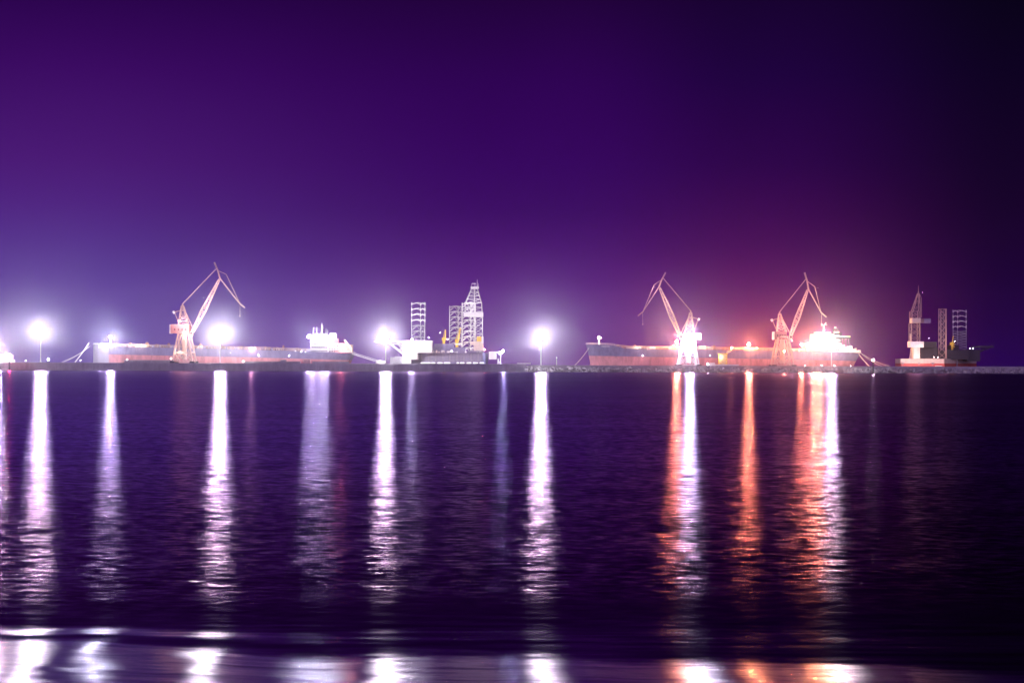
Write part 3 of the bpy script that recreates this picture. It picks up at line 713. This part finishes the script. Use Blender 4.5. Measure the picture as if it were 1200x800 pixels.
for y_ in (-5, 12):
    hd.bar(rloc(455, 401.2, y_), rloc(476, 417.5, y_), .9); hd.bar(rloc(442, 401.2, y_), rloc(474, 404, y_), .6); hd.bar(rloc(466, 401.2, y_), rloc(474, 413, y_), .6); hd.bar(rloc(466, 409.7, y_), rloc(474, 408, y_), .5)
hd.build('helideck', M_white, t)
block(rloc, 463, 472.3, 417.5, 427, 8, -4).build('tank_block', M_grey, t); block(rloc, 457.5, 462.8, 418.5, 427, 5, -2).build('tank_block', M_grey, t)
rig_leg(rloc, 480.3, 496, 353.2, 413, 9, 18, t, M_grey, 4)
rig_leg(rloc, 525, 540.5, 356.5, 413, 9, 26, t, M_galv, 0, .7, .34)
rig_leg(rloc, 541.5, 557, 354.5, 413, 9, -2, t, M_galv, 0, .75, .42)
dk_ = MB(); s_ = RY / F
def sq(x0, x1, y_, d0, d1): return [rloc(x0, y_, d0), rloc(x1, y_, d0), rloc(x1, y_, d1), rloc(x0, y_, d1)]
dk_.lattice(sq(555, 565, 404, 6, 13), sq(555, 565, 371, 6, 13), 5, .6, .3, True, True)
dk_.lattice(sq(545, 564.5, 365, 4, 15), sq(544, 564, 354, 4, 15), 2, .5, .3)
dk_.lattice(sq(545, 563.6, 354, 4, 15), sq(552, 559, 337.6, 7.5, 11), 4, .5, .26)
dk_.tube(rloc(555.5, 371, 9), rloc(555.5, 338, 9), .5, .4, 8)
do = dk_.build('derrick', M_galv, t)
cp = MB(); block(rloc, 551, 560.5, 335, 337.3, 6, 6, mb=cp); block(rloc, 552.5, 557, 331, 332, 4, 7, mb=cp)
for px in (552, 556, 560): cp.bar(rloc(px, 335, 7), rloc(px, 331.4, 7), .3)
cp.tube(rloc(558.7, 335, 8), rloc(558.7, 326.4, 8), .3, .15, 6); cp.build('crown_platform', M_white, do)
mk = MB(); block(rloc, 543, 555.8, 366, 370.6, 8, 3, mb=mk); block(rloc, 556, 566, 365.4, 370.8, 8, 3, mb=mk); mk.build('monkey_board', M_white, do)
sb_ = MB(); block(rloc, 555, 566, 404.2, 411, 10, 4, mb=sb_); block(rloc, 551, 566, 400, 404, 8, 3, mb=sb_); sb_.build('drill_floor', M_cream, t)
yb = MB(); block(rloc, 558.5, 564, 394, 399.9, 4, 3, mb=yb); yo = yb.build('winch_house', M_yellow, t)
wb2 = MB(); block(rloc, 564.1, 566.3, 394, 402, 5, 2.5, mb=wb2); wb2.build('control_cabin', M_white, t)
def pedestal(cx, y0, tipx, tipy, dy, s1=1.0):
    c_ = MB(); c_.tube(rloc(cx, 413, dy), rloc(cx, y0 + 7, dy), 1.2, 1.0, 10); block(rloc, cx - 2.2, cx + 2.0, y0 + 3.5, y0 + 7, 4, dy - 2, mb=c_)
    c_.lattice([rloc(cx + 1.2, y0 + 4, dy - 1), rloc(cx + 2.2, y0 + 5, dy - 1), rloc(cx + 2.2, y0 + 5, dy + 1), rloc(cx + 1.2, y0 + 4, dy + 1)],
               [rloc(tipx, tipy, dy - .3), rloc(tipx + .5, tipy + .5, dy - .3), rloc(tipx + .5, tipy + .5, dy + .3), rloc(tipx, tipy, dy + .3)], 5, .35, .2)
    c_.bar(rloc(cx - .5, y0 + 3.5, dy), rloc(cx, y0 - 1, dy), .4); c_.bar(rloc(cx, y0 - 1, dy), rloc(tipx, tipy, dy), .2); c_.build('pedestal_crane', M_yellow, t)
pedestal(535.6, 394, 539.4, 384.5, -3); pedestal(520, 392, 521.5, 386, 2)
wb3 = MB(); block(rloc, 533, 541, 402.4, 404, 6, -5, mb=wb3); wb3.build('crane_platform', M_white, t)
ls = MB(); block(rloc, 573, 582, 412, 421, 6, -4, mb=ls); ls.add([tuple(rloc(582, 412, -4)), tuple(rloc(592, 411.6, -4)), tuple(rloc(585, 416, -4)), tuple(rloc(582, 412, 2)), tuple(rloc(592, 411.6, 2)), tuple(rloc(585, 416, 2))],
     [(0, 1, 2), (5, 4, 3), (0, 3, 4, 1), (1, 4, 5, 2), (2, 5, 3, 0)])
ls.bar(rloc(587, 413, -2), rloc(586.4, 427, -2), .8); ls.bar(rloc(584, 420, -2), rloc(583.6, 427, -2), .8); ls.bar(rloc(583, 422, -2), rloc(587.5, 426, -2), .5)
ls.build('lifeboat_station', M_white, t)
lw_m = emit('window_white', (1, .95, 1), 2.2)
for x0, x1 in ((493.8, 499.5), (500, 505), (506, 510.5), (513.5, 519), (521, 528), (535.8, 538), (539.5, 544.5), (547.5, 552.5), (555, 557.8), (558.6, 560), (562.6, 567.6)):
    a, b_ = rloc(x0, 425.6), rloc(x1, 424.5); MB().box(a.x, b_.x, -7.45, -7.05, a.z, b_.z).build('lit_window', lw_m, t)
for px, py, dy, r, c_, I_ in ((498, 396.5, -13, .35, WHITE, 5200), (484, 398, -14, .3, COOL, 9000), (479, 418, -17, .3, WHITE, 2600), (589.5, 411, -4.5, .32, (.6, .66, 1.0), 14900), (577, 410.5, -6, .25, WHITE, 900),
                              (563, 361, -8, .25, WHITE, 1500), (549, 350, -8, .25, WHITE, 1200), (560, 376, -10, .25, WHITE, 1500), (549, 364, 0, .22, WHITE, 900), (538, 398, -7, .25, WARM, 1300), (560, 403, -1, .25, WARM, 1200), (549, 409, -6, .3, WHITE, 2300), (568, 409.5, -2, .28, (1, .16, .1), 900),
                              (488, 366, 6, .25, WHITE, 2600), (533, 370, 14, .25, WHITE, 2200), (550, 388, -10, .25, WHITE, 1700), (515.5, 389.5, 4, .16, WHITE, 120), (503, 395.5, -8, .16, WHITE, 160), (524, 397, 3, .2, WARM, 350), (556, 346, -3, .2, WHITE, 1500), (530, 411.5, -8, .18, WHITE, 200)):
    lamp(t, tuple(rloc(px, py, dy)), r, c_, I_, 'work_and_fill_light')  # includes plated fill lamps added to brighten quarters, legs and derrick

# rig at the right end
ro2 = W(1100, 425, RY)
t = thing('jackup_rig', (ro2.x, RY, 0), 'dim jack-up drilling rig with cream and red hull at the dark right end', 'drilling rig', 'jack-up drilling rigs')
def rloc(px, py, dy=0.0, Yp=RY):
    w_ = W(px, py, Yp); return Vector((w_.x - ro2.x, Yp - RY + dy, w_.z))
zt2 = rloc(1060, 420.2).z; zs = rloc(1060, 425.6).z
def rhull(z0, z1, name, m_, gx=0):
    A_, B_, C_, D_, E_ = rloc(1053 + gx, 420, -6), rloc(1101, 420, -12), rloc(1157, 420, 24), rloc(1120, 420, 50), rloc(1062, 420, 30)
    pl = [A_, B_, C_, D_, E_]; n_ = 5; mb = MB()
    mb.add([(p_.x, p_.y, z0) for p_ in pl] + [(p_.x, p_.y, z1) for p_ in pl], [(i, (i + 1) % n_, n_ + (i + 1) % n_, n_ + i) for i in range(n_)] + [tuple(range(n_, 2 * n_))])
    return mb.build(name, m_, t)
rhull(zs + .01, zt2, 'hull', M_cream); rhull(-1, zs, 'bottom_plating', M_rigred, .4)
cb = MB(); block(rloc, 1063, 1078.5, 400.2, 407, 8, -9, mb=cb); cbo = cb.build('drill_floor', M_white, t)
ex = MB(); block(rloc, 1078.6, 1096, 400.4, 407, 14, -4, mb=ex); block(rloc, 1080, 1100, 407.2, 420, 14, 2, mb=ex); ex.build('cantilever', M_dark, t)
pd = MB(); block(rloc, 1066.8, 1074.6, 407.05, 420.1, 5, -8, mb=pd); pd.build('substructure', M_cream, t)
MB().bar(rloc(1064.5, 408, -8), rloc(1062.8, 420, -8), .8).build('brace', M_cream, t); MB().bar(rloc(1075, 414, -8), rloc(1077, 420, -8), .7).build('brace', M_cream, t); MB().bar(rloc(1063.6, 391, -8), rloc(1063.6, 400, -8), .9).build('standpipe', M_cream, t)
dk_ = MB()
dk_.lattice(sq(1064.8, 1074.5, 400.2, -8, -1), sq(1064.8, 1074.5, 378.6, -8, -1), 3, .42, .17, False, True)
dk_.lattice(sq(1065.4, 1075, 373, -8, -1), sq(1065.6, 1075, 365, -8, -1), 1, .42, .24, True, True)
dk_.lattice(sq(1067, 1075.4, 365, -8, -2), sq(1073.3, 1075, 344, -5.6, -4.4), 3, .4, .15, False, True)
dk_.bar(rloc(1075, 344, -5), rloc(1077.6, 349, -5), .3); dk_.bar(rloc(1077.6, 349, -5), rloc(1077.8, 372, -5), .35)
dk_.tube(rloc(1074.2, 344, -5), rloc(1074.2, 334.5, -5), .35, .12, 6)
do = dk_.build('derrick', M_crane, t)
mk = MB(); block(rloc, 1065, 1075, 373.2, 378.5, 7, -9, mb=mk); mk.build('monkey_board', M_cream, do)
mk2 = MB(); block(rloc, 1075.1, 1081, 373.4, 378.3, 7, -4, mb=mk2); mk2.build('racking_cover', M_cdark, do)
mk3 = MB(); block(rloc, 1081.1, 1089.5, 373.2, 378.4, 7, -3, mb=mk3); mk3.build('side_panel', M_hull, do)
rig_leg(rloc, 1097.3, 1105, 362, 420, 8, -6, t, M_crane, 0, .42, .26, True)
rig_leg(rloc, 1107, 1113, 364, 420, 8, 14, t, M_grey, 0, .34, .18, True)
rig_leg(rloc, 1124, 1139.5, 362.5, 412, 8, 14, t, M_grey, 4, .4, .22, True)
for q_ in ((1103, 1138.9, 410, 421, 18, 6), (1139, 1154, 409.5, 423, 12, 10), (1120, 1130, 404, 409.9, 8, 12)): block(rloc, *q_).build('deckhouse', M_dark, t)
hd = MB(); block(rloc, 1152, 1169, 405, 407, 18, 8, mb=hd)
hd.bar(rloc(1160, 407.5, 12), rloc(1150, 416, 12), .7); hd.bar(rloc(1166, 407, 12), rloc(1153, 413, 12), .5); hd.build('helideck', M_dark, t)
yc = MB(); yc.tube(rloc(1115, 413, -2), rloc(1115, 402, -2), .9, .8, 8); block(rloc, 1113, 1117, 401, 404.2, 3, -3, mb=yc);  yc.bar(rloc(1115, 403.5, -2), rloc(1116.2, 394, -2), .5); yc.bar(rloc(1115, 402.5, -2), rloc(1117.5, 407, -2), .9)
yc.build('pedestal_crane', M_yellow, t)
MB().bar(rloc(1104.6, 421, -9), rloc(1104.6, 362, -9), .5).build('vent_pipe', M_crane, t); MB().bar(rloc(1121.7, 432, 0), rloc(1121.7, 416, 0), .5).build('vent_pipe', M_grey, t)
fd = MB(); a = rloc(1094, 429.4, -12.4); fd.tube((a.x - 2.4, a.y - .3, a.z), (a.x + 2.4, a.y - .3, a.z), .7, .7, 8); fd.build('fender', M_white, t)
for px, py, dy, r, c_, I_ in ((1078.4, 343, -6, .2, WHITE, 60), (1069, 383, -16, .3, WARM, 900), (1070.5, 405, -20, .3, WARM, 900), (1100, 398, -18, .3, WARM, 1300), (1090, 418.6, -10, .25, (1, .6, .6), 60), (1094.5, 418.6, -10, .25, (1, .6, .6), 80),
                              (1086, 396.3, -6, .2, WHITE, 40), (1141, 408, 8, .3, WHITE, 200), (1145, 408.6, 8.5, .2, WHITE, 140), (1130.5, 432.6, -22, .2, WHITE, 160), (1131, 376, -4, .2, WHITE, 650), (1115, 400, -8, .2, WARM, 120)):
    lamp(t, tuple(rloc(px, py, dy)), r, c_, I_, 'work_and_fill_light')  # warm lamps standing out in front are added to light tower and legs

# ------------------------------------------------------------------ marker posts standing in the water
def post(px, base_py, top_py, col, I, label, cap):
    Yd = CAMZ * F / (base_py - hor(px)); s = Yd / F; x = (px - 600) * s; h = (base_py - top_py) * s
    t = thing('beacon_post', (x, Yd, 0), label, 'beacon', 'beacon posts standing in the water')
    MB().tube((0, 0, -2), (0, 0, h - 1.6), .5, .42, 10).build('pile', M_dark, t)
    hd_ = MB().tube((0, 0, h - 1.6), (0, 0, h - 1.3), .75, .75, 10)
    hd_.bar((-.55, 0, h - 1.3), (-.55, 0, h - .1), .12); hd_.bar((.55, 0, h - 1.3), (.55, 0, h - .1), .12)
    hd_.tube((0, 0, h - .1), (0, 0, h + cap), .7, .12, 10); hd_.build('lantern_cage', M_dark, t)
    MB().ball((0, -.1, h - .75), .5, 8, 5).build('lantern', emit('beacon_%d_%d' % (I, int(px)), col, I / (math.pi * .25)), t)
post(11, 433.6, 414.0, RED, 500, 'dark beacon post with a red light in front of the white shed', .9)
post(56.5, 433.4, 419.8, (.75, 1, .97), 60, 'dark beacon post with a small pale light beside the second mast', .5)
post(1023.5, 437.6, 420.5, (1, .8, .75), 160, 'dark beacon post with a pinkish light left of the dim rig', .9)

# ------------------------------------------------------------------ lines, gangway, small things on the quay
def line(p0, p1, sag, w_, label, name='mooring_line'):
    p0, p1 = Vector(p0), Vector(p1); pts = []
    for k in range(13):
        a = k / 12; v = p0.lerp(p1, a); v.z -= sag * 4 * a * (1 - a); pts.append(v - p0)
    o = MB().path(pts, w_).build(name, M_rope); o.location = p0
    tag(o, label, 'rope', 'mooring lines of the two ships')
def qp(px, z, Yd): return Vector(((px - 600) * Yd / F, Yd, z))
bowp = W(104, 401.8, SN + 6)
line(bowp, qp(88, 5.5, 1010), .5, .42, 'steep pale mooring line from the left ship bow to the quay')
line(W(104.5, 406, SN + 6), qp(73, 5.5, 1006), 1.2, .28, 'longer, flatter pale mooring line from the left ship bow to the quay')
line(W(690, 408, SN + 8), qp(673.5, 4.3, 1004), .7, .28, 'pale mooring line running left from the second ship bow to the breakwater')
line(W(1006, 414, SN + 4), qp(1019, 4.3, 1012), .5, .26, 'steep pale mooring line from the second ship stern to the breakwater')
line(W(1009, 413.5, SN + 6), qp(1043, 4.3, 1016), 1.2, .2, 'longest, flattest pale mooring line from the second ship stern towards the dim rig')
line(W(1009.5, 414.5, SN + 12), qp(1034, 4.3, 1020), .9, .2, 'middle one of the three mooring lines off the second ship stern')
g0, g1 = W(413, 414.6, SN - 2), qp(445, 5.9, 1004)
t = thing('gangway', g1, 'white gangway sloping from the left ship stern down to the quay', 'gangway')
gm = MB(); d = g0 - g1
for dy in (-.6, .6):
    gm.bar((0, dy, 0), d + Vector((0, dy, 0)), .3); gm.bar((0, dy, 1.1), d + Vector((0, dy, 1.1)), .2)
for k in range(13): gm.bar(d * (k / 12) + Vector((0, -.6, 0)), d * (k / 12) + Vector((0, -.6, 1.1)), .12); gm.bar(d * (k / 12) + Vector((0, -.6, 0)), d * (k / 12) + Vector((0, .6, 0)), .3)
gm.build('truss', M_white, t)
MB().box(-.6, 4.2, -1.4, 1.4, -.72, 1.2).build('landing', M_white, t)
# shed at the far left
a, b_ = W(-8, 424.4, 985), W(14.2, 424.4, 985)
t = thing('quay_shed', (b_.x, 985, 5.15), 'low white quay shed with a grey door at the far left edge', 'shed')
MB().box(-13, 0, 0, 6, 0, 1.9).build('plinth', M_white, t)
MB().box(-12.6, -1.2, .4, 5.6, 1.92, 5.1).build('wall', M_white, t)
MB().box(-9.6, -5.8, .32, .38, 2.0, 4.3).build('door', M_grey, t)
MB().box(-12.9, -.9, .1, 5.9, 5.11, 5.4).build('roof', M_grey, t)
# raised parapet blocks on the quay edge
def parapet(x0, x1, z1, Yd, label, m_=M_conc, name='parapet_block', cat='parapet', zb=5.16):
    a = qp(x0, zb, Yd); b_ = qp(x1, zb, Yd); mb = MB(); L_ = b_.x - a.x
    mb.box(0, L_, 0, 1.6, 0, z1 - zb); mb.box(-.15, L_ + .15, -.15, 1.75, z1 - zb, z1 - zb + .18)
    n_ = int(L_ / 6)
    for k in range(1, n_): mb.box(k * 6, k * 6 + .5, -.14, -.01, 0, z1 - zb - .02)
    o = mb.build(name, m_); o.location = a; tag(o, label, cat); return o
parapet(145.5, 203, 6.9, 985, 'long low concrete parapet left of the pale pink crane')
parapet(287, 352, 6.3, 985, 'low concrete parapet right of the second tall mast')
parapet(366, 409, 6.3, 985, 'low concrete parapet below the white ship bridge')
parapet(606, 622, 5.9, 966, 'short pale kerb block near the end of the quay', M_white)
def container(px0, px1, zb, h, Yd, m_, label):
    a = qp(px0, zb, Yd); L_ = qp(px1, zb, Yd).x - a.x
    t = thing('shipping_container', a, label, 'container', 'containers on the quay')
    mb = MB(); mb.box(.1, L_ - .1, .05, 2.4, .1, h - .1)
    n_ = int(L_ / .45)
    for k in range(n_): mb.box(.15 + k * .45, .35 + k * .45, .0, .049, .15, h - .15)
    mb.build('body', m_, t)
    fr = MB()
    for x in (0, L_ - .18): fr.box(x, x + .18, -.04, .14, 0, h); fr.box(x, x + .18, 2.3, 2.46, 0, h)
    fr.box(.1, L_ - .1, -.06, .1, h - .12, h + .04); fr.box(.1, L_ - .1, -.06, .1, -.02, .1); fr.box(.1, L_ - .1, 2.32, 2.48, h - .12, h + .04); fr.box(.03, .15, 0, 2.4, h - .14, h + .05); fr.box(L_ - .15, L_ - .03, 0, 2.4, h - .14, h + .05); fr.build('frame', m_, t)
    return t
container(355.5, 363.5, 5.16, 2.6, 983, M_crane, 'pink container on the quay below the ship bridge')
container(328.5, 335, 5.16, 2.4, 980, M_grey, 'grey container on the quay between the second mast and the ship bridge')
container(440.5, 446.5, 5.16, 2.5, 1008, M_white, 'white container at the foot of the gangway')
container(828.5, 838, 3.92, 2.6, 985, M_white, 'white container right of the white lit crane')
# yellow stair tower with its gangway
a = qp(847, 3.92, 1003)
t = thing('access_tower', a, 'yellowish access tower with a gangway up to the second ship', 'access tower')
tw = MB(); hw = 2.7; H = (429.3 - 414.5) * 1003 / F
tw.lattice([(-hw, -2, 0), (hw, -2, 0), (hw, 2, 0), (-hw, 2, 0)], [(-hw, -2, H), (hw, -2, H), (hw, 2, H), (-hw, 2, H)], 4, .4, .25, True, True)
tw.build('frame', M_yellow, t)
MB().box(-2.3, 2.3, -1.7, 1.7, .2, H - .6).build('stair_core', M_cream, t)
MB().box(-3.6, 3.6, -2.3, 2.3, H, H + .35).build('top_platform', M_yellow, t)
gw = MB(); e0 = Vector((2.5, 0, H + .4)); e1 = W(858, 410.6, SN) - a
for dy in (-.5, .5): gw.bar(e0 + Vector((0, dy, 0)), e1 + Vector((0, dy, 0)), .25); gw.bar(e0 + Vector((0, dy, 1.1)), e1 + Vector((0, dy, 1.1)), .18)
gw.build('gangway', M_cream, t)
lamp(t, (-3, -3.4, 6.5), .25, WARM, 900, 'work_and_fill_light')
def slab(px0, px1, z0, z1, Yd, m_, label, name, cat):
    a = qp(px0, z0, Yd); L_ = qp(px1, z0, Yd).x - a.x; mb = MB(); mb.box(0, L_, 0, 3, 0, z1 - z0); mb.box(-.2, L_ + .2, -.2, 3.2, z1 - z0, z1 - z0 + .12)
    for k in range(int(L_ / 3)): mb.box(k * 3 + .4, k * 3 + .6, -.12, -.01, 0, z1 - z0 - .02)
    o = mb.build(name, m_); o.location = a; return tag(o, label, cat)
slab(838.8, 866, 3.92, 5.3, 987, M_white, 'low white loading platform right of the white container', 'loading_platform', 'platform')
slab(867.5, 877, 3.92, 4.6, 980, M_cream, 'short cream platform left of the orange tinted crane', 'loading_platform', 'platform')
# lit posts on the breakwater
def lit_post(px, top_py, Yd, zb, label, I):
    p0 = qp(px, zb, Yd); h = W(px, top_py, Yd).z - zb
    t = thing('bollard_light', p0, label, 'light post')
    MB().tube((0, 0, 0), (0, 0, h - .5), .3, .28, 10).build('post', M_white, t)
    MB().tube((0, 0, h - .49), (0, 0, h), .34, .34, 10).build('lamp', emit('post_glow_%d' % I, WHITE, I), t)
lit_post(652.3, 418.6, 978, 3.92, 'white light post right of the lone tall mast', 3)
for px, py, Yd, zb, I_, lb_ in ((30, 422.4, 980, 5.16, 260, 'small quay light between the far left shed and the tallest mast'), (149, 421.5, 978, 5.16, 420, 'small quay light in front of the left ship bow'),
        (285, 423.2, 978, 5.16, 420, 'small quay light right of the second tall mast'), (94.5, 422, 1000, 5.16, 200, 'small quay light beside the left ship mooring lines'), (829.5, 426.6, 978, 3.92, 1500, 'bright quay light beside the white container'),
        (978, 428.4, 978, 3.92, 420, 'small quay light right of the stern mast'), (963, 428.2, 978, 3.92, 260, 'small quay light left of the stern mast'), (943.5, 428.6, 978, 3.92, 160, 'small quay light right of the orange tinted crane'), (997, 429.4, 978, 3.92, 160, 'small quay light below the second ship stern')):
    p0 = qp(px, zb, Yd); h = max(.7, W(px, py, Yd).z - zb)
    t = thing('quay_light', p0, lb_, 'light', 'small lights on the quay')
    MB().tube((0, 0, 0), (0, 0, h - .2), .14, .12, 8).build('post', M_grey, t)
    MB().ball((0, 0, h), .2, 8, 5).build('lamp', emit('quay_glow_%d' % I_, WHITE, I_ * .03 / (math.pi * .2 ** 2)), t)

def fill_light(px, h, Yd, I_, label, zb=3.92):  # unseen low lights added to brighten the two rig hulls
    p0 = qp(px, zb, Yd); t = thing('rig_fill_light', p0, label, 'floodlight', 'added low fill lights aimed at the rigs')
    MB().tube((0, 0, 0), (0, 0, h), .16, .12, 8).build('post', M_grey, t)
    hs = MB().box(-.8, .8, -.5, -.1, h - .1, h + .9); o = hs.build('housing', M_grey, t)
    MB().add([(-.75, -.08, h - .05), (.75, -.08, h - .05), (.75, -.08, h + .85), (-.75, -.08, h + .85)], [(3, 2, 1, 0)]).build('lens', emit('fill_lens_%d' % I_, (1, .66, .6), I_ / 1.35), o)
fill_light(1058, 2.2, 1008, 1100, 'added low fill light on the breakwater below the dim rig tower')
fill_light(1077, 2.2, 1012, 1700, 'added low fill light on the breakwater below the middle of the cream hull')
fill_light(1093, 2.2, 1010, 1100, 'added low fill light on the breakwater below the end of the cream hull')
fill_light(506, 1.6, 1010, 700, 'added low fill light on the quay below the left end of the dark rig hull', 5.16)
fill_light(548, 1.6, 1010, 700, 'added low fill light on the quay below the tall white derrick', 5.16)
